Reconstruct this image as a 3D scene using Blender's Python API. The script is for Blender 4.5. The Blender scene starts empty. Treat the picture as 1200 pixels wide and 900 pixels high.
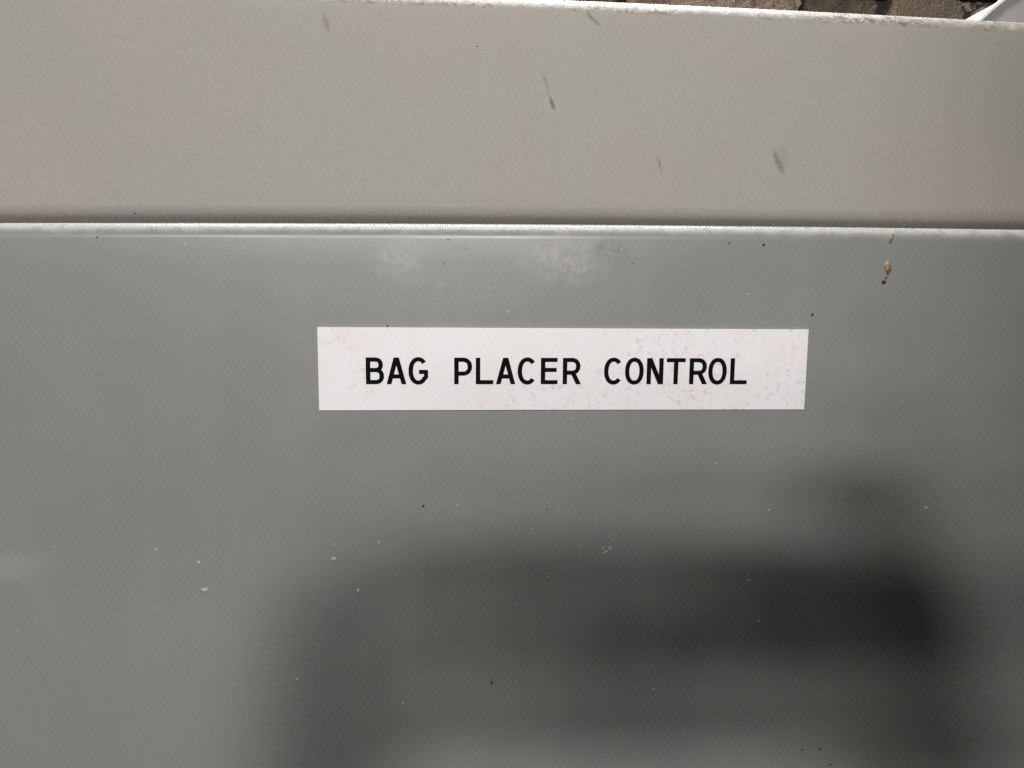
import bpy, bmesh, math, random
from mathutils import Vector, Matrix, noise as mnoise
random.seed(7)
R = math.radians
scene = bpy.context.scene
col = scene.collection

# ---------------------------------------------------------------- camera
CAM = Vector((-0.03152, -0.22849, 0.02365))
PITCH, YAW, ROLL = -0.12310, -0.06303, -0.00788
FPX = 870.0                                   # focal length in pixels of a 1200 px wide picture
RM = Matrix.Rotation(YAW, 3, 'Z') @ Matrix.Rotation(PITCH, 3, 'X') @ Matrix.Rotation(ROLL, 3, 'Y')
cam_d = bpy.data.cameras.new('camera'); cam = bpy.data.objects.new('camera', cam_d); col.objects.link(cam)
cam_d.sensor_width = 36.0; cam_d.lens = FPX / 1200 * 36
cam_d.clip_start = 0.004; cam_d.clip_end = 50
cam.matrix_world = Matrix.Translation(CAM) @ (RM @ Matrix.Rotation(math.pi / 2, 3, 'X')).to_4x4()
scene.camera = cam

# ---------------------------------------------------------------- ambient light and lamps
world = bpy.data.worlds.new('World'); scene.world = world; world.use_nodes = True
bg = world.node_tree.nodes['Background']
bg.inputs['Color'].default_value = (1.0, 0.88, 0.74, 1); bg.inputs['Strength'].default_value = 0.032

def area(name, loc, target, sx, sy, watts, color):
    d = bpy.data.lights.new(name, 'AREA'); d.shape = 'RECTANGLE'; d.size = sx; d.size_y = sy
    d.energy = watts; d.color = color
    o = bpy.data.objects.new(name, d); col.objects.link(o); o.location = loc
    o.rotation_euler = (Vector(target) - Vector(loc)).to_track_quat('-Z', 'Y').to_euler()
    return o
# rows of hall lamps behind the photographer, from near to far, one tube above the cabinet, and one added light behind it
for loc, sx_, sy_, w_ in (((-0.82, -2.10, 0.80), 0.36, 0.18, 13.0), ((0.10, -3.20, 1.13), 0.50, 0.28, 50.0),
                          ((-1.16, -4.60, 1.17), 0.70, 0.36, 23.0), ((-0.03, -4.60, 1.17), 0.70, 0.36, 24.0),
                          ((-1.62, -6.60, 1.04), 0.70, 0.34, 9.0), ((-0.03, -6.60, 0.90), 0.70, 0.34, 20.0)):
    area('hall_lamp', loc, (0, 0, 0), sx_, sy_, w_, (1.0, 0.985, 0.955)).data.shape = 'ELLIPSE'
area('ceiling_tube_lamp', (0.0, -0.06, 0.98), (0, 0.02, 0), 0.40, 0.10, 2.8, (1.0, 0.95, 0.91))
area('added_edge_light', (-0.05, 0.46, 0.72), (-0.03, 0.0, 0.05), 0.80, 0.22, 19.0, (1.0, 0.97, 0.93))  # added unseen light, brightens the rolled door edge and hood top

scene.view_settings.view_transform = 'Standard'; scene.view_settings.look = 'None'
scene.view_settings.exposure = 0.0; scene.view_settings.gamma = 1.0
scene.view_settings.use_curve_mapping = False
scene.cycles.use_denoising = False             # the photograph is grainy; so is an undenoised render

# ---------------------------------------------------------------- helpers
def ray(px, py):
    return (RM @ Vector(((px - 600) / FPX, 1.0, -(py - 450) / FPX))).normalized()
def on_plane(px, py, p0, n):
    d = ray(px, py); n = Vector(n)
    return CAM + d * ((Vector(p0) - CAM).dot(n) / d.dot(n))
def on_door(px, py):
    return on_plane(px, py, (0, 0, 0), (0, 1, 0))

def tag(o, label=None, cat=None, group=None, kind=None):
    for k, v in (('label', label), ('category', cat), ('group', group), ('kind', kind)):
        if v: o[k] = v
    return o
def empty(name, loc=(0, 0, 0)):
    o = bpy.data.objects.new(name, None); col.objects.link(o); o.location = loc; o.empty_display_size = 0.05
    return o
def link(name, bm, mat, parent=None, smooth=True):
    me = bpy.data.meshes.new(name); bmesh.ops.recalc_face_normals(bm, faces=bm.faces); bm.to_mesh(me); bm.free()
    if smooth:
        for p in me.polygons: p.use_smooth = True
    o = bpy.data.objects.new(name, me); col.objects.link(o)
    if mat: me.materials.append(mat)
    if parent: o.parent = parent
    return o
def copy_of(o, parent):
    c = o.copy(); col.objects.link(c); c.parent = parent
    return c

class Nodes:
    def __init__(s, name):
        s.m = bpy.data.materials.new(name); s.m.use_nodes = True; s.t = s.m.node_tree
        s.b = s.t.nodes['Principled BSDF']; s.tc = s.t.nodes.new('ShaderNodeTexCoord').outputs['Object']
    def n(s, typ, **kw):
        nd = s.t.nodes.new(typ)
        for k, v in kw.items(): setattr(nd, k, v)
        return nd
    def l(s, a, b): s.t.links.new(a, b)
    def noise(s, scale, detail=3, rough=0.55, vec=None, dist=0.0):
        nd = s.n('ShaderNodeTexNoise'); nd.inputs['Scale'].default_value = scale
        nd.inputs['Detail'].default_value = detail; nd.inputs['Roughness'].default_value = rough
        nd.inputs['Distortion'].default_value = dist
        s.l(vec or s.tc, nd.inputs['Vector']); return nd.outputs['Fac']
    def ramp(s, v, a, b, lo=0.0, hi=1.0, smooth=True):
        nd = s.n('ShaderNodeMapRange'); nd.interpolation_type = 'SMOOTHSTEP' if smooth else 'LINEAR'
        for i, x in zip(('From Min', 'From Max', 'To Min', 'To Max'), (a, b, lo, hi)): nd.inputs[i].default_value = x
        s.l(v, nd.inputs['Value']); return nd.outputs['Result']
    def math(s, op, a, b=None):
        nd = s.n('ShaderNodeMath'); nd.operation = op
        for i, x in enumerate((a, b)):
            if x is None: continue
            if isinstance(x, (int, float)): nd.inputs[i].default_value = x
            else: s.l(x, nd.inputs[i])
        return nd.outputs[0]
    def mix(s, fac, a, b):
        nd = s.n('ShaderNodeMix'); nd.data_type = 'RGBA'; nd.clamp_factor = True
        for i, x in ((0, fac), (6, a), (7, b)):
            if isinstance(x, (int, float)): nd.inputs[i].default_value = x
            elif isinstance(x, tuple): nd.inputs[i].default_value = (*x, 1)
            else: s.l(x, nd.inputs[i])
        return nd.outputs[2]
    def warp(s, amp, scale):
        nd = s.n('ShaderNodeTexNoise'); nd.inputs['Scale'].default_value = scale; nd.inputs['Detail'].default_value = 4
        s.l(s.tc, nd.inputs['Vector'])
        a = s.n('ShaderNodeVectorMath'); a.operation = 'SUBTRACT'; s.l(nd.outputs['Color'], a.inputs[0]); a.inputs[1].default_value = (.5, .5, .5)
        b = s.n('ShaderNodeVectorMath'); b.operation = 'SCALE'; s.l(a.outputs[0], b.inputs[0]); b.inputs['Scale'].default_value = amp
        c = s.n('ShaderNodeVectorMath'); c.operation = 'ADD'; s.l(s.tc, c.inputs[0]); s.l(b.outputs[0], c.inputs[1])
        return c.outputs[0]
    def spot(s, vec, p, rx, rz, ang=0.0, inner=0.3):
        """soft ellipse round the point p of the sheet, long axes rx, rz, turned by ang degrees"""
        mp = s.n('ShaderNodeMapping'); mp.vector_type = 'TEXTURE'
        mp.inputs['Location'].default_value = p; mp.inputs['Rotation'].default_value = (0, R(ang), 0)
        mp.inputs['Scale'].default_value = (rx, 1000.0, rz); s.l(vec, mp.inputs['Vector'])
        ln = s.n('ShaderNodeVectorMath'); ln.operation = 'LENGTH'; s.l(mp.outputs[0], ln.inputs[0])
        return s.ramp(ln.outputs['Value'], 1.0, inner)
    def bump(s, h, strength, dist, prev=None):
        nd = s.n('ShaderNodeBump'); nd.inputs['Strength'].default_value = strength; nd.inputs['Distance'].default_value = dist
        s.l(h, nd.inputs['Height'])
        if prev: s.l(prev, nd.inputs['Normal'])
        return nd.outputs['Normal']
    def done(s, color=None, rough=None, normal=None, metallic=0.0):
        for key, x in (('Base Color', color), ('Roughness', rough), ('Normal', normal)):
            if x is None: continue
            if isinstance(x, tuple): s.b.inputs[key].default_value = (*x, 1)
            elif isinstance(x, (int, float)): s.b.inputs[key].default_value = x
            else: s.l(x, s.b.inputs[key])
        s.b.inputs['Metallic'].default_value = metallic
        return s.m

# ---------------------------------------------------------------- sheet metal shapes of the cabinet
# height of the door's rolled top edge and length of the sloping hood vary a little along the sheet
def quad_fit(pts):
    (x0, a), (x1, b), (x2, c) = pts
    def f(x):
        return (a * (x - x1) * (x - x2) / ((x0 - x1) * (x0 - x2)) + b * (x - x0) * (x - x2) / ((x1 - x0) * (x1 - x2))
                + c * (x - x0) * (x - x1) / ((x2 - x0) * (x2 - x1)))
    return f
RD = 0.0048
_e = [on_plane(px, py, (0, RD * .75, 0), (0, 1, 0)) for px, py in ((0, 261), (600, 262.5), (1200, 269))]
door_top = quad_fit([(p.x, p.z) for p in _e])
SL = R(30); SY, SZ = math.sin(SL), math.cos(SL)         # the hood leans back 30 degrees
RH, RT = 0.0042, 0.0150
LIP = 0.0036                                           # inward turned lip under the hood
HY = 0.0140                                            # y of the centre of the hood's lower bend
def hood_low(x): return door_top(max(-.25, min(.25, x))) + 0.0002 + RH * .766 + LIP * .643
_h0 = Vector((0, HY - RH * SZ, hood_low(0.0) + RH * SY)); _hn = Vector((0, -SZ, SY))
_t = []
for px, py in ((330, 0), (800, 19), (1200, 39)):
    p = on_plane(px, py, _h0, _hn); _t.append((p.x, (p.z - (hood_low(p.x) + RH * SY)) / SZ))
hood_len = quad_fit(_t)
X0, X1 = -0.42, 0.46

def sheet(name, profile, mat, parent, nx=120):
    bm = bmesh.new(); rows = []
    for i in range(nx + 1):
        x = X0 + (X1 - X0) * i / nx
        rows.append([bm.verts.new((x, y, z)) for y, z in profile(x)])
    for a, b in zip(rows, rows[1:]):
        for k in range(len(a) - 1): bm.faces.new((a[k], b[k], b[k + 1], a[k + 1]))
    return link(name, bm, mat, parent)
def clampx(x): return max(-.25, min(.25, x))
def door_profile(x):
    zt = door_top(clampx(x)); P = [(0.016, -0.40), (0.004, -0.40), (0.0, -0.396)]
    P += [(0.0, -0.396 + (zt - RD + 0.396) * k / 60) for k in range(1, 61)]
    P += [(RD - RD * math.cos(R(a)), zt - RD + RD * math.sin(R(a))) for a in range(6, 91, 6)]
    P += [(RD + 0.002, zt), (0.0105, zt), (0.0105, zt - 0.012)]
    return P
def hood_profile(x):
    zc = hood_low(x); L = hood_len(clampx(x) if x < 0.26 else 0.26)
    yl, zl = HY - RH * .643, zc - RH * .766
    P = [(0.050, zl - LIP * .643 - .0002), (yl + LIP * .766 + .0006, zl - LIP * .643 - .0002)]
    P += [(yl + LIP * .766 * k / 5, zl - LIP * .643 * k / 5) for k in range(5, 0, -1)]
    P += [(HY - RH * math.cos(R(e)), zc + RH * math.sin(R(e))) for e in range(-50, 30, 5)]
    y0, z0 = HY - RH * SZ, zc + RH * SY
    P += [(y0 + SY * L * k / 20, z0 + SZ * L * k / 20) for k in range(0, 21)]
    yt, zt = P[-1][0] + RT * SZ, P[-1][1] - RT * SY
    P += [(yt - RT * math.cos(R(e)), zt + RT * math.sin(R(e))) for e in range(36, 91, 6)]
    P += [(yt + 0.003, zt + RT), (yt + 0.006, zt + RT), (yt + 0.0062, zt + RT - 0.03)]
    return P

# ---------------------------------------------------------------- paint
def paint(name, base, tint_a, tint_b):
    N = Nodes(name)
    grain = N.noise(2600, 2, 0.7); blotch = N.noise(16, 3, 0.6); fine = N.noise(700, 3, 0.6)
    c = N.mix(N.ramp(blotch, 0.35, 0.68), tint_a, tint_b)
    c = N.mix(N.math('MULTIPLY', N.ramp(grain, 0.25, 0.8, 0, 1, False), 0.60), c, tuple(v * 0.58 for v in base))
    c = N.mix(N.math('MULTIPLY', N.ramp(fine, 0.60, 0.85), 0.10), c, tuple(min(1, v * 1.5) for v in base))
    return N, c, grain, blotch

N, c, grain, blotch = paint('grey_green_paint', (0.235, 0.246, 0.224), (0.258, 0.268, 0.262), (0.269, 0.277, 0.270))
w1 = N.warp(0.010, 120); w2 = N.warp(0.004, 420)
mott = N.noise(420, 4, 0.6); mott2 = N.noise(330, 5, 0.72, dist=1.0); streak = N.noise(900, 3, 0.6)
def D(px, py): p = on_door(px, py); return (p.x, 0, p.z)
# pale rubbed patches below the rolled edge, and a plain pale patch at left
rub = N.math('MULTIPLY', N.spot(w1, D(655, 300), .0205, .0115, 12, 0.0), N.ramp(mott2, 0.40, 0.58, 0.18, 1.0))
rub2 = N.math('MULTIPLY', N.spot(w1, D(470, 302), .0110, .0110, 25, 0.0), N.ramp(mott2, 0.40, 0.64, 0.20, 0.95))
pale_left = N.math('MULTIPLY', N.spot(w1, D(4, 664), .0200, .0070, -4, 0.0), 0.28)
rub4 = N.math('MULTIPLY', N.spot(w1, D(520, 335), .0240, .0060, 5, 0.05), N.ramp(mott, 0.5, 0.65, 0.0, 0.25))
all_pale = N.math('MAXIMUM', N.math('MAXIMUM', rub, rub2), N.math('MAXIMUM', pale_left, rub4))
c = N.mix(N.math('MULTIPLY', all_pale, 0.7), c, (0.47, 0.445, 0.42))
# grey dirty dabs
dk = N.math('MULTIPLY', N.spot(w1, D(712, 290), .0095, .0055, -15, 0.1), N.ramp(mott2, 0.47, 0.60))
dk2 = N.math('MULTIPLY', N.spot(w2, D(543, 289), .0040, .0026, 0, 0.1), 0.5)
c = N.mix(N.math('MULTIPLY', N.math('MAXIMUM', dk, dk2), 0.6), c, (0.13, 0.135, 0.125))
# highlight of the roll painted in pale, together with worn and chipped paint
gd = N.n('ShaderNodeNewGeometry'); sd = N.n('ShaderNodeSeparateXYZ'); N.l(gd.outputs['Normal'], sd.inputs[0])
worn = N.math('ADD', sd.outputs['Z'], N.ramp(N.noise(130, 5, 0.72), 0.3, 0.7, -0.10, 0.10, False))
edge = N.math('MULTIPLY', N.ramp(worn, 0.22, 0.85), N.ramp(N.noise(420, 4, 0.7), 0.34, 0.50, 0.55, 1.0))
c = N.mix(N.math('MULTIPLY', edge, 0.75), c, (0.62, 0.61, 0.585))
# scattered pale dust flecks
vor = N.n('ShaderNodeTexVoronoi'); vor.feature = 'F1'; vor.inputs['Scale'].default_value = 150; N.l(w2, vor.inputs['Vector'])
fleck = N.math('MULTIPLY', N.ramp(vor.outputs['Distance'], 0.085, 0.03), N.ramp(N.noise(45, 2), 0.56, 0.66))
c = N.mix(N.math('MULTIPLY', fleck, 0.45), c, (0.48, 0.48, 0.45))
# faint wipe marks
wm = N.n('ShaderNodeMapping'); wm.inputs['Rotation'].default_value = (0, R(8), 0); wm.inputs['Scale'].default_value = (70, 14, 10); N.l(N.tc, wm.inputs['Vector'])
wipe = N.noise(1.0, 4, 0.6, vec=wm.outputs[0], dist=0.5)
c = N.mix(N.math('MULTIPLY', N.ramp(wipe, 0.50, 0.75), 0.04), c, (0.36, 0.365, 0.355))
rough = N.math('ADD', N.math('ADD', N.ramp(blotch, 0.3, 0.7, 0.34, 0.42), N.ramp(wipe, 0.35, 0.7, -0.015, 0.03)), N.math('MULTIPLY', all_pale, 0.2))
nb = N.bump(N.noise(9, 1, 0.4), 0.30, 0.0020)
nb = N.bump(N.noise(330, 2, 0.5), 0.05, 0.0004, nb)
N.b.inputs['Specular IOR Level'].default_value = 0.4; N.b.inputs['Coat Weight'].default_value = 0.22; N.b.inputs['Coat Roughness'].default_value = 0.24
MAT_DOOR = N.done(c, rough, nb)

N, c, grain, blotch = paint('warm_grey_paint', (0.285, 0.262, 0.242), (0.342, 0.328, 0.309), (0.364, 0.328, 0.314))
w2 = N.warp(0.0014, 600); w1 = N.warp(0.006, 200)
def H(px, py): p = on_plane(px, py, _h0, _hn); return (p.x, 0, p.z)
for (px, py, rx, rz, ang, col3, k) in (
        (382, 27, .0014, .0052, -18, (0.16, 0.145, 0.115), 0.65), (640, 98, .0008, .0065, -14, (0.15, 0.14, 0.13), 0.55),
        (647, 121, .0009, .0036, -16, (0.07, 0.066, 0.06), 0.85), (773, 192, .0007, .0040, -8, (0.14, 0.115, 0.085), 0.7),
        (912, 190, .0016, .0062, -12, (0.13, 0.125, 0.118), 0.75), (918, 183, .0035, .0050, 0, (0.20, 0.19, 0.18), 0.35),
        (692, 20, .0011, .0030, -35, (0.11, 0.10, 0.09), 0.7), (700, 27, .0009, .0020, -40, (0.11, 0.10, 0.09), 0.6)):
    m = N.math('MULTIPLY', N.spot(w2, H(px, py), rx, rz, ang, 0.35), N.ramp(N.noise(1100, 3, 0.7), 0.3, 0.6, 0.45, 1))
    c = N.mix(N.math('MULTIPLY', m, k), c, col3)
for (px, py, rx, rz, k) in ((620, 45, .02, .011, .14), (760, 178, .028, .016, .14), (430, 225, .016, .009, .10)):
    c = N.mix(N.math('MULTIPLY', N.spot(w1, H(px, py), rx, rz, 0, 0.0), k), c, (0.29, 0.275, 0.225))
# worn top bend: bare pale metal with dirt; measured as the distance from the sheet's sloping face
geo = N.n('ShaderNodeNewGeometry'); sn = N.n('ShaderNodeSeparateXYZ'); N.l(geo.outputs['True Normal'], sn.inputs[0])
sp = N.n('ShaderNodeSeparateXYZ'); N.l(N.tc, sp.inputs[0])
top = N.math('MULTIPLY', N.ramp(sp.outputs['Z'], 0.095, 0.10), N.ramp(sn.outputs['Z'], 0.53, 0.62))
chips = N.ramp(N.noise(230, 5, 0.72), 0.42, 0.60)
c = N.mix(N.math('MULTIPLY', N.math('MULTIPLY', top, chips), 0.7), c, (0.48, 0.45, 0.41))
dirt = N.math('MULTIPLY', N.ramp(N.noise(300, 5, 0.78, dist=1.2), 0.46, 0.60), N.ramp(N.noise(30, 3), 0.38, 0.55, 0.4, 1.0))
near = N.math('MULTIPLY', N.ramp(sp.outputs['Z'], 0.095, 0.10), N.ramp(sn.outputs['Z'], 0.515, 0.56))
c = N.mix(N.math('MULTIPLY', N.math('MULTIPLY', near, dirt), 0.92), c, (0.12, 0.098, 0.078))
rough = N.ramp(blotch, 0.3, 0.7, 0.62, 0.70)
rough = N.math('SUBTRACT', rough, N.math('MULTIPLY', top, 0.08))
nb = N.bump(N.noise(8, 1, 0.4), 0.3, 0.0020); nb = N.bump(grain, 0.10, 0.0002, nb)
MAT_HOOD = N.done(c, rough, nb)

# ---------------------------------------------------------------- cabinet
cabinet = tag(empty('control_cabinet', (0, 0, 0)), 'grey painted steel control cabinet with rolled door edge and a white nameplate', 'cabinet')
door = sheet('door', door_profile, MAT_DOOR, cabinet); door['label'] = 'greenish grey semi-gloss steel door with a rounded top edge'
hood = sheet('hood', hood_profile, MAT_HOOD, cabinet); hood['label'] = 'warm grey sloping steel hood with a worn pale top edge'
# enclosure behind the door (box without a front)
bm = bmesh.new()
def box(bm, x0, x1, y0, y1, z0, z1, bev=0.0):
    r = bmesh.ops.create_cube(bm, size=1.0)
    for v in r['verts']:
        v.co = Vector(((x0 + x1) / 2 + v.co.x * (x1 - x0), (y0 + y1) / 2 + v.co.y * (y1 - y0), (z0 + z1) / 2 + v.co.z * (z1 - z0)))
    if bev:
        bmesh.ops.bevel(bm, geom=list({e for v in r['verts'] for e in v.link_edges}), offset=bev, segments=2, affect='EDGES', profile=.5)
box(bm, X0 + .004, X1 - .004, 0.024, 0.066, -0.398, 0.043, 0.002)
link('enclosure_body', bm, MAT_HOOD, cabinet, smooth=False)

# ---------------------------------------------------------------- dirt specks and drops standing proud of the paint
N = Nodes('black_speck'); MAT_SPECK = N.done((0.012, 0.011, 0.010), 0.6)
N = Nodes('pale_speck'); MAT_PALE = N.done(N.mix(N.noise(2500, 2), (0.46, 0.46, 0.43), (0.34, 0.34, 0.31)), 0.7)
N = Nodes('brown_drip'); MAT_DRIP = N.done(N.mix(N.ramp(N.noise(700, 3), 0.35, 0.65), (0.40, 0.23, 0.11), (0.10, 0.06, 0.035)), 0.4)
N = Nodes('tan_drip'); MAT_TAN = N.done(N.mix(N.ramp(N.noise(900, 3), 0.35, 0.65), (0.52, 0.44, 0.33), (0.25, 0.19, 0.13)), 0.5)
def blob_mesh(seed, rx, rz, th=0.3):
    bm = bmesh.new(); bmesh.ops.create_icosphere(bm, subdivisions=2, radius=1.0)
    for v in bm.verts:
        k = 1 + 0.55 * mnoise.noise(v.co * 1.6 + Vector((seed * 7.3, seed * 1.7, 0)))
        v.co = Vector((v.co.x * rx * k, v.co.y * min(rx, rz) * th, v.co.z * rz * k))
    return bm
S = 1 / 3.75e3     # metres on the door for one photograph pixel
def speck(name, mat, px, py, w, h, seed, rot=0.0, surf='door'):
    o = link(name, blob_mesh(seed, w * S / 2, h * S / 2), mat, cabinet)
    if surf == 'door': o.location = on_door(px, py); o.rotation_euler = (0, R(rot), 0)
    else:
        o.location = on_plane(px, py, _h0, _hn); o.rotation_euler = (-SL, 0, 0)
    return o
for i, (px, py, w, h) in enumerate(((895, 287, 4.5, 4.5), (855, 285, 3, 3), (952, 369, 4, 5), (496, 593, 4, 4), (576, 800, 4.5, 6),
        (114, 278, 3.5, 2), (525, 281, 3, 2), (521, 308, 2.2, 2), (641, 597, 2.2, 2.2), (697, 666, 2.4, 2.2), (961, 878, 5, 3.5), (940, 879, 4, 2.5),
        (973, 896, 5, 3), (454, 382, 3, 3), (742, 309, 1.8, 2.4))):
    speck('dirt_speck', MAT_SPECK, px, py, w * .72, h * .72, i)
for i, (px, py, w, h) in enumerate(((1009, 74, 4, 5), (1006, 195, 3.5, 6), (1064, 97, 3.5, 4), (860, 162, 2.2, 4), (957, 153, 4, 3), (559, 54, 3, 2),
        (834, 47, 3, 5), (937, 42, 2.5, 6), (158, 250, 4, 2), (917, 161, 2.5, 3), (727, 210, 3, 2))):
    speck('dirt_speck', MAT_SPECK, px, py, w * .75, h * .75, 40 + i, surf='hood')
for i, (px, py, w, h, r) in enumerate(((391, 655, 9, 5, 0), (391, 638, 4, 3, 0), (240, 691, 14, 6, -10), (420, 692, 6, 7, 0), (348, 796, 5, 4, 30), (233, 659, 7, 5, 35),
        (183, 644, 5, 4, 0), (710, 647, 9, 4, -25), (715, 643, 4, 9, 15), (707, 643, 3, 6, -20), (714, 629, 2.5, 3, 0), (718, 633, 2, 3, 0), (679, 638, 3, 3, 0),
        (1085, 595, 9, 4, 20), (901, 598, 4, 4, 0), (839, 543, 3, 4, 0), (643, 676, 2.6, 3, 0), (623, 624, 2.4, 2.4, 0), (622, 515, 2.6, 2.6, 0), (682, 551, 2, 3, 0),
        (572, 556, 4, 3, 0), (498, 557, 3, 2, 0), (536, 592, 5, 2, 0), (672, 491, 5, 2.5, 45), (604, 708, 2.4, 2.4, 0), (605, 799, 2.4, 3, 0), (511, 743, 2.4, 2.6, 0),
        (444, 636, 5, 3, 30), (485, 680, 3, 2, 0), (580, 338, 4, 5, -20), (523, 335, 4, 4, 0), (595, 366, 4, 8, 0), (637, 357, 3, 2.5, 0), (728, 293, 3, 4, 0),
        (472, 824, 5, 3, 0), (766, 808, 4, 4, 0), (878, 680, 7, 3, 10), (889, 728, 5, 4, 0), (802, 607, 2.5, 2.5, 0), (876, 345, 4, 3, 0), (894, 378, 3, 2, 0))):
    speck('paint_fleck', MAT_PALE, px, py, w * .8, h * .8, 80 + i, r)
speck('dried_drip', MAT_TAN, 1039.5, 310, 6, 10, 3, 10); speck('dried_drip', MAT_DRIP, 1041, 316, 8, 13, 5, -12)
speck('dried_drip', MAT_DRIP, 1039, 324, 3, 7, 9, 30); speck('dried_drip', MAT_SPECK, 1035.5, 331, 6, 5, 6)
speck('dried_drip', MAT_DRIP, 1045, 280, 3.4, 11, 8, 20)

# ---------------------------------------------------------------- white nameplate with black letters
LW, LH, LT = 0.1524, 0.02547, 0.0010
N = Nodes('white_label')
big = N.noise(38, 3, 0.6); n1 = N.noise(620, 4, 0.65, dist=0.8); n2 = N.noise(1500, 3, 0.6)
sx = N.n('ShaderNodeSeparateXYZ'); N.l(N.tc, sx.inputs[0])
zone = N.math('ADD', big, N.ramp(sx.outputs['X'], -0.075, 0.06, -0.10, 0.08, False))
mk = N.math('MULTIPLY', N.ramp(zone, 0.40, 0.60), N.ramp(n1, 0.55, 0.65))
mk2 = N.math('MULTIPLY', N.ramp(zone, 0.44, 0.62), N.ramp(n2, 0.60, 0.72))
c = N.mix(N.ramp(N.noise(70, 3), 0.35, 0.65), (0.825, 0.785, 0.800), (0.845, 0.818, 0.845))
c = N.mix(N.math('MULTIPLY', mk, 0.40), c, (0.44, 0.355, 0.36)); c = N.mix(N.math('MULTIPLY', mk2, 0.22), c, (0.42, 0.37, 0.37))
MAT_LABEL = N.done(c, 0.45, N.bump(n1, 0.08, 0.0002))
N = Nodes('black_lettering'); MAT_INK = N.done(N.mix(N.noise(900, 3), (0.003, 0.003, 0.003), (0.006, 0.006, 0.006)), 0.75); MAT_INK.node_tree.nodes['Principled BSDF'].inputs['Specular IOR Level'].default_value = 0.05
bm = bmesh.new(); box(bm, -LW / 2, LW / 2, -LT, -0.00003, -LH / 2, LH / 2, 0.00012)
plate = link('nameplate', bm, MAT_LABEL, cabinet, smooth=False)
plate['label'] = 'white rectangular nameplate printed BAG PLACER CONTROL in black'

def arc(cx, cy, rx, ry, a0, a1, n=28, p=2.0):
    out = []
    for i in range(n + 1):
        t = R(a0 + (a1 - a0) * i / n); c_, s_ = math.cos(t), math.sin(t)
        out.append((cx + rx * math.copysign(abs(c_) ** (2 / p), c_), cy + ry * math.copysign(abs(s_) ** (2 / p), s_)))
    return out
def glyph(ch, W, H, s):
    """closed polygons ('P') and centre lines ('L') of one letter, origin at its lower left corner"""
    h = s / 2; out = []
    P = lambda *q: out.append(('P', list(q)))
    L = lambda q: out.append(('L', q))
    stem = lambda x=0.0: P((x, 0), (x + s, 0), (x + s, H), (x, H))
    hb = lambda x0, x1, y0, t=s * .93: P((x0, y0), (x1, y0), (x1, y0 + t), (x0, y0 + t))
    hs = s * .94
    def bowl(x1, y0, y1):
        ry = (y1 - y0) / 2; rx = min(ry * 1.02, x1 * .62); cx = x1 - rx
        L([(s * .5, y1), (cx, y1)] + arc(cx, (y0 + y1) / 2, rx, ry, 90, -90, p=2.25)[1:-1] + [(cx, y0), (s * .5, y0)])
    if ch == 'B': stem(); bowl(W - h - W * .055, H * .53, H - h * .94); bowl(W - h, h * .94, H * .53)
    elif ch == 'P': stem(); bowl(W - h, H * .40, H - h * .94)
    elif ch == 'R':
        stem(); bowl(W - h - W * .045, H * .44, H - h * .94)
        P((W * .42, H * .44), (W * .42 + s * 1.12, H * .44), (W, 0), (W - s * 1.17, 0))
    elif ch == 'A':
        m = W / 2; a = s * 1.06
        P((0, 0), (a, 0), (m + a * .45, H), (m - a * .55, H)); P((W - a, 0), (W, 0), (m + a * .55, H), (m - a * .45, H)); hb(W * .2, W * .8, H * .215)
    elif ch == 'E': stem(); hb(s * .5, W, 0); hb(s * .5, W * .94, H * .465); hb(s * .5, W * .99, H - s * .93)
    elif ch == 'L': stem(); hb(s * .5, W, 0)
    elif ch == 'T': P(((W - s) / 2, 0), ((W + s) / 2, 0), ((W + s) / 2, H), ((W - s) / 2, H)); hb(0, W, H - s * .93)
    elif ch == 'N': stem(); stem(W - s); P((W - s * 1.18, 0), (W - s * .02, 0), (s * 1.18, H), (s * .02, H))
    elif ch == 'O': L(arc(W / 2, H / 2, W / 2 - h, H / 2 - h + .02 * H, 0, 360, 56, p=2.2))
    elif ch == 'C': L(arc(W / 2 + W * .015, H / 2, W / 2 - h, H / 2 - h + .02 * H, 42, 318, 48, p=2.15))
    elif ch == 'G':
        ry = H / 2 - h + .02 * H; a = arc(W / 2, H / 2, W / 2 - h, ry, 42, 322, 48, p=2.15)
        L(a + [(W - h, H * .27), (W - h, H * .50)]); hb(W * .53, W - s * .1, H * .385)
    return out
def letter_mesh(ch, W, H, s):
    bm = bmesh.new(); k = 0
    def prism(poly, y):
        a = [bm.verts.new((x, -y, z)) for x, z in poly]; b = [bm.verts.new((x, 0, z)) for x, z in poly]
        bm.faces.new(a)
        for i in range(len(a)): j = (i + 1) % len(a); bm.faces.new((a[i], b[i], b[j], a[j]))
    for kind, pts in glyph(ch, W, H, s):
        y = 0.00006 + 0.000006 * k; k += 1
        if kind == 'P': prism(pts, y); continue
        closed = (Vector(pts[0]) - Vector(pts[-1])).length < 1e-7; q = [Vector(p) for p in (pts[:-1] if closed else pts)]
        n = len(q); A, B = [], []
        for i in range(n):
            d0 = q[i] - q[i - 1] if (closed or i) else q[1] - q[0]
            d1 = q[(i + 1) % n] - q[i] if (closed or i < n - 1) else q[-1] - q[-2]
            t = (d0.normalized() + d1.normalized()).normalized(); nn = Vector((-t.y, t.x))
            wd = s / 2 * (1 - .05 * abs(nn.y))
            A.append(bm.verts.new((q[i].x + nn.x * wd, -y, q[i].y + nn.y * wd))); B.append(bm.verts.new((q[i].x - nn.x * wd, -y, q[i].y - nn.y * wd)))
        for i in range(n if closed else n - 1):
            j = (i + 1) % n; bm.faces.new((A[i], A[j], B[j], B[i]))
    return bm
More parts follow.
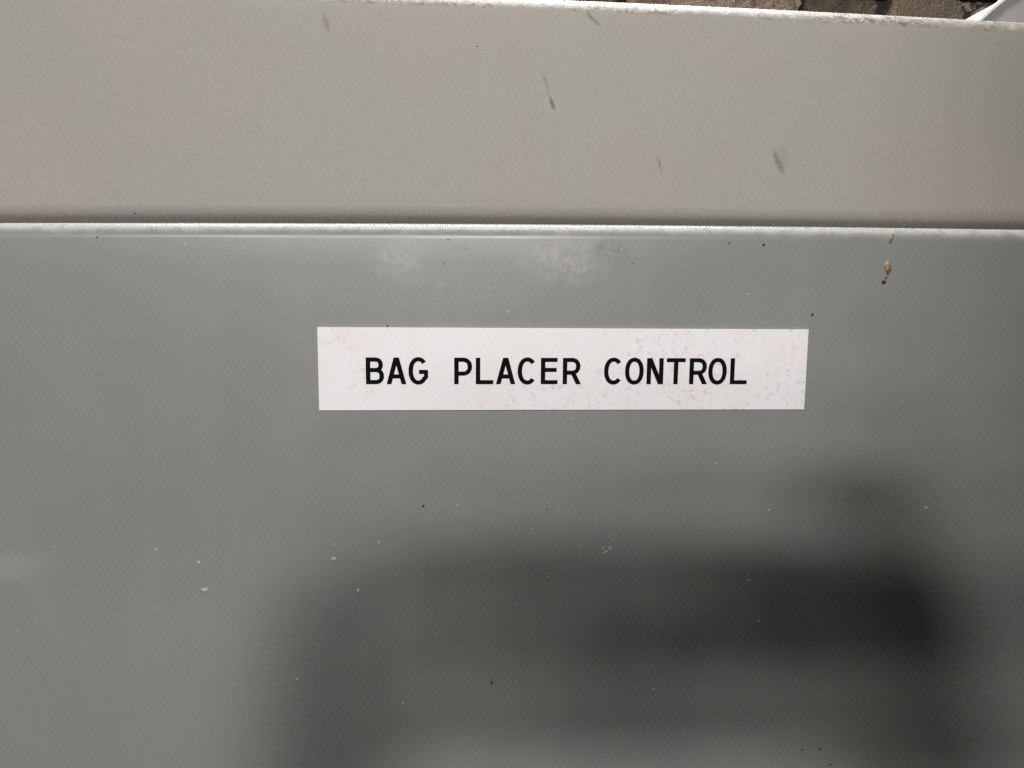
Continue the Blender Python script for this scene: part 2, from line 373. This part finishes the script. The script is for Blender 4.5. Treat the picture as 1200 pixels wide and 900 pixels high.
GL = [('B', 429.2, 450.4), ('A', 453.3, 476.4), ('G', 479, 502), ('P', 532.3, 553.2), ('L', 557.5, 578), ('A', 581, 604.2), ('C', 606, 628.6), ('E', 633.4, 653),
      ('R', 659, 680.5), ('C', 706.8, 728.8), ('O', 731.6, 753.4), ('N', 757, 776.4), ('T', 780, 802), ('R', 806.8, 826), ('O', 828.8, 850.6), ('L', 854.4, 873)]
done = {}
ZB = on_door(640, 449.8).z; ZT = on_door(640, 419.0).z
for ch, a, b in GL:
    xa, xb = on_door(a, 435).x, on_door(b, 435).x
    if ch not in done: done[ch] = link('letter', letter_mesh(ch, xb - xa, ZT - ZB, 0.00138), MAT_INK, plate, smooth=False); o = done[ch]
    else: o = copy_of(done[ch], plate)
    o.location = (xa, -LT, ZB); o['label'] = 'black printed letter ' + ch

# ---------------------------------------------------------------- brick wall behind the cabinet
WY = 0.62
N = Nodes('brown_brick'); nb = N.noise(60, 5, 0.7); oi = N.n('ShaderNodeObjectInfo')
c = N.mix(N.ramp(nb, 0.3, 0.7), (0.026, 0.016, 0.011), (0.135, 0.092, 0.064)); c = N.mix(N.math('MULTIPLY', oi.outputs['Random'], 0.6), c, (0.07, 0.055, 0.035))
c = N.mix(N.ramp(N.noise(260, 4, 0.7), 0.55, 0.75), c, (0.20, 0.165, 0.135))
MAT_BRICK = N.done(c, 0.9, N.bump(N.noise(220, 5, 0.7), 0.8, 0.004))
N = Nodes('dark_mortar'); MAT_MORT = N.done(N.mix(N.ramp(N.noise(40, 4, 0.7), 0.52, 0.66), (0.03, 0.022, 0.017), (0.36, 0.31, 0.26)), 0.95, N.bump(N.noise(300, 4), 0.8, 0.004))
wall = tag(empty('brick_wall', (0, WY, 0)), 'rough dark brown brick wall glimpsed above the worn top edge of the cabinet', 'wall')
bm = bmesh.new(); bmesh.ops.create_grid(bm, x_segments=60, y_segments=40, size=0.5)
for v in bm.verts:
    x, z = v.co.x * 1.9, v.co.y * 1.0
    v.co = Vector((x, 0.006 + 0.004 * mnoise.noise(Vector((x * 40, z * 40, 0))), z + 0.2))
mort = link('mortar', bm, MAT_MORT, wall)
def brick_mesh(seed, w):
    bm = bmesh.new(); box(bm, -w / 2, w / 2, 0, 0.05, -0.0285, 0.0285, 0.003)
    for v in bm.verts:
        n3 = mnoise.noise_vector(v.co * 30 + Vector((seed * 3.1, seed, 0)))
        v.co += n3 * 0.011
    me = bpy.data.meshes.new('brick'); bmesh.ops.recalc_face_normals(bm, faces=bm.faces); bm.to_mesh(me); bm.free(); me.materials.append(MAT_BRICK)
    return me
heads = [brick_mesh(i, 0.086) for i in range(5)]; strs = [brick_mesh(9 + i, 0.188) for i in range(5)]
for r in range(13):
    z = -0.22 + r * 0.067; x = -0.85 + (r % 2) * 0.06 + random.uniform(-.01, .01)
    while x < 0.85:
        hd = random.random() < 0.55; w = 0.086 if hd else 0.188
        o = bpy.data.objects.new('brick', random.choice(heads if hd else strs)); col.objects.link(o); o.parent = wall
        o.location = (x + w / 2, -0.016 + random.uniform(-.014, .008), z + random.uniform(-.005, .005)); o.rotation_euler = (R(random.uniform(-4, 4)), R(random.uniform(-2.5, 2.5)), R(random.uniform(-3, 3)))
        x += w + random.uniform(0.009, 0.013)

# ---------------------------------------------------------------- round capped duct between cabinet and wall
N = Nodes('duct_grey'); MAT_DUCT = N.done(N.mix(N.noise(300, 4), (0.22, 0.21, 0.215), (0.28, 0.27, 0.275)), 0.45, N.bump(N.noise(500, 3), 0.1, 0.0004))
N = Nodes('duct_rim'); MAT_RIM = N.done(N.mix(N.noise(200, 3), (0.84, 0.83, 0.80), (0.70, 0.69, 0.66)), 0.3)
DY = 0.125
dc = on_plane(1369, 314, (0, DY, 0), (0, 1, 0)); dr = (on_plane(1156.5, 11.5, (0, DY, 0), (0, 1, 0)) - dc).length
duct = tag(empty('round_duct', (dc.x, DY, dc.z)), 'grey round capped duct with white rim behind the cabinet, at the right edge', 'duct')
def lathe(name, prof, mat, parent, n=96):
    bm = bmesh.new(); rings = []
    for r, y in prof: rings.append([bm.verts.new((r * math.cos(2 * math.pi * i / n), y, r * math.sin(2 * math.pi * i / n))) for i in range(n)])
    for a, b in zip(rings, rings[1:]):
        for i in range(n): bm.faces.new((a[i], a[(i + 1) % n], b[(i + 1) % n], b[i]))
    return link(name, bm, mat, parent)
lathe('end_cap', [(0.001, -0.004), (dr * .5, -0.003), (dr - .002, 0.0), (dr - .002, 0.004)], MAT_DUCT, duct)
lathe('rim', [(dr - .0012 + .0011 * math.cos(R(a)), -0.0004 + .0011 * math.sin(R(a))) for a in range(0, 361, 30)], MAT_RIM, duct)
lathe('pipe', [(dr - .003, 0.003), (dr - .003, WY - DY - .02)], MAT_DUCT, duct)

# ---------------------------------------------------------------- the photographer and the phone (behind the lens; their shadow lies on the door)
N = Nodes('phone_black'); MAT_PHONE = N.done((0.02, 0.02, 0.022), 0.35)
N = Nodes('lens_glass'); MAT_LENS = N.done((0.005, 0.005, 0.008), 0.1)
phone = tag(empty('smartphone'), 'black smartphone held level, seen as the dark bar of shadow across the lower door', 'phone')
phone.matrix_world = Matrix.Translation(CAM) @ RM.to_4x4()
bm = bmesh.new(); box(bm, -0.016, 0.131, -0.0125, -0.0048, -0.056, 0.008, 0.0032); link('phone_body', bm, MAT_PHONE, phone)
for lx, lz in ((0.0, 0.0), (0.0, -0.021), (0.018, -0.0105)):
    bm = bmesh.new(); bmesh.ops.create_cone(bm, cap_ends=True, segments=32, radius1=.0075, radius2=.007, depth=.0018)
    bmesh.ops.rotate(bm, verts=bm.verts, matrix=Matrix.Rotation(math.pi / 2, 3, 'X')); bmesh.ops.translate(bm, verts=bm.verts, vec=(lx, -0.0040, lz))
    link('camera_lens', bm, MAT_LENS, phone, smooth=False)

def skin(name, chains, mat, root=0):
    """chains of (point, radius); a chain may start with the index of an earlier vertex"""
    V, Rr, Ed = [], [], []
    for ch in chains:
        prev = None
        for it in ch:
            if isinstance(it, int): prev = it; continue
            V.append(it[0]); Rr.append(it[1])
            if prev is not None: Ed.append((prev, len(V) - 1))
            prev = len(V) - 1
    me = bpy.data.meshes.new(name); me.from_pydata(V, Ed, []); o = bpy.data.objects.new(name, me); col.objects.link(o)
    md = o.modifiers.new('skin', 'SKIN'); md.use_smooth_shade = True
    for i, sv in enumerate(me.skin_vertices[0].data):
        sv.radius = Rr[i] if isinstance(Rr[i], tuple) else (Rr[i], Rr[i]); sv.use_root = (i == root)
    sb = o.modifiers.new('subdivision', 'SUBSURF'); sb.levels = 2; sb.render_levels = 2
    me.materials.append(mat); return o
N = Nodes('skin'); N.b.inputs['Subsurface Weight'].default_value = 0.05; MAT_SKIN = N.done((0.42, 0.25, 0.17), 0.5)
N = Nodes('dark_jacket'); MAT_CLOTH = N.done(N.mix(N.noise(300, 3), (0.020, 0.018, 0.016), (0.035, 0.031, 0.027)), 0.9)
N = Nodes('hair'); MAT_HAIR = N.done((0.02, 0.014, 0.01), 0.6)
def PH(x, y, z): return tuple(CAM + RM @ Vector((x, y, z)))
body = [
    [((0.18, -0.76, -0.66), .15), ((0.18, -0.76, -0.46), .15), ((0.18, -0.75, -0.26), .145), ((0.18, -0.74, -0.09), .11), ((0.195, -0.73, 0.03), .055), ((0.208, -0.71, 0.12), .052)],
    # right arm and hand
    [3, ((0.35, -0.73, -0.10), .060), ((0.40, -0.66, -0.32), .050), ((0.39, -0.58, -0.42), .043), ((0.29, -0.40, -0.28), .036), (PH(.178, -.060, -.100), .029), (PH(.157, -.036, -.068), .032), (PH(.143, -.028, -.030), .023)],
    # left arm and hand
    [3, ((0.01, -0.73, -0.10), .060), ((-0.06, -0.66, -0.32), .050), ((-0.07, -0.58, -0.44), .043), ((-0.07, -0.40, -0.30), .036), (PH(-.040, -.060, -.120), .025), (PH(-.032, -.038, -.085), .024), (PH(-.030, -.028, -.050), .020)],
    [12, (PH(.142, -.006, .010), .0098), (PH(.130, -.001, .022), .0090), (PH(.112, -.006, .020), .0080)],
    [12, (PH(.150, -.008, -.012), .0095), (PH(.134, .004, -.012), .0088), (PH(.106, .005, -.014), .0080)],
    [12, (PH(.150, -.008, -.030), .0092), (PH(.134, .004, -.030), .0086), (PH(.108, .005, -.030), .0078)],
    [11, (PH(.148, -.010, -.052), .0086), (PH(.134, .003, -.048), .0080), (PH(.113, .004, -.047), .0072)],
    [11, (PH(.134, -.034, -.046), .0105), (PH(.116, -.024, -.034), .0095), (PH(.098, -.020, -.022), .0088)],
    [19, (PH(-.038, -.010, -.014), .0092), (PH(-.030, .002, -.010), .0086), (PH(-.020, .003, -.016), .0078)],
    [19, (PH(-.042, -.010, -.032), .0092), (PH(-.032, .003, -.028), .0086), (PH(-.018, .004, -.032), .0078)],
    [19, (PH(-.042, -.010, -.050), .0090), (PH(-.032, .003, -.047), .0084), (PH(-.016, .004, -.048), .0076)],
    [18, (PH(-.040, -.012, -.068), .0084), (PH(-.030, .001, -.060), .0078), (PH(-.012, .003, -.056), .0070)],
    [18, (PH(-.022, -.034, -.060), .0100), (PH(-.008, -.024, -.046), .0092), (PH(.004, -.021, -.036), .0086)],
]
person = tag(skin('person', body, MAT_CLOTH), 'person in dark jacket behind the lens, holding a phone up with both hands', 'person')
person.data.materials.append(MAT_SKIN)
bm = bmesh.new(); bmesh.ops.create_uvsphere(bm, u_segments=32, v_segments=24, radius=1)
for v in bm.verts:
    x, y, z = v.co; k = 1 - .16 * max(0, -z) ** 1.5
    nose = .020 * math.exp(-((x / .16) ** 2 + ((z + .12) / .22) ** 2)) if y > 0 else 0
    eye = -.007 * math.exp(-(((abs(x) - .38) / .16) ** 2 + ((z - .02) / .13) ** 2)) if y > 0 else 0
    mouth = -.004 * math.exp(-((x / .3) ** 2 + ((z + .52) / .06) ** 2)) if y > 0 else 0
    v.co = Vector((x * .075 * k, y * .095 * k + nose + eye + mouth, z * .115))
head = link('head', bm, MAT_SKIN, person); head.location = (0.208, -0.68, 0.235); head.rotation_euler = (R(-16), 0, R(6))
bm = bmesh.new(); bmesh.ops.create_uvsphere(bm, u_segments=32, v_segments=24, radius=1)
bmesh.ops.delete(bm, geom=[v for v in bm.verts if v.co.z < .25 - .9 * max(0, -v.co.y) and not (v.co.y < -.15 and v.co.z > -.5)], context='VERTS')
for v in bm.verts: v.co = Vector((v.co.x * .084, v.co.y * .103 - .004, v.co.z * .124 + .002))
hair = link('hair', bm, MAT_HAIR, person); hair.location = head.location; hair.rotation_euler = head.rotation_euler
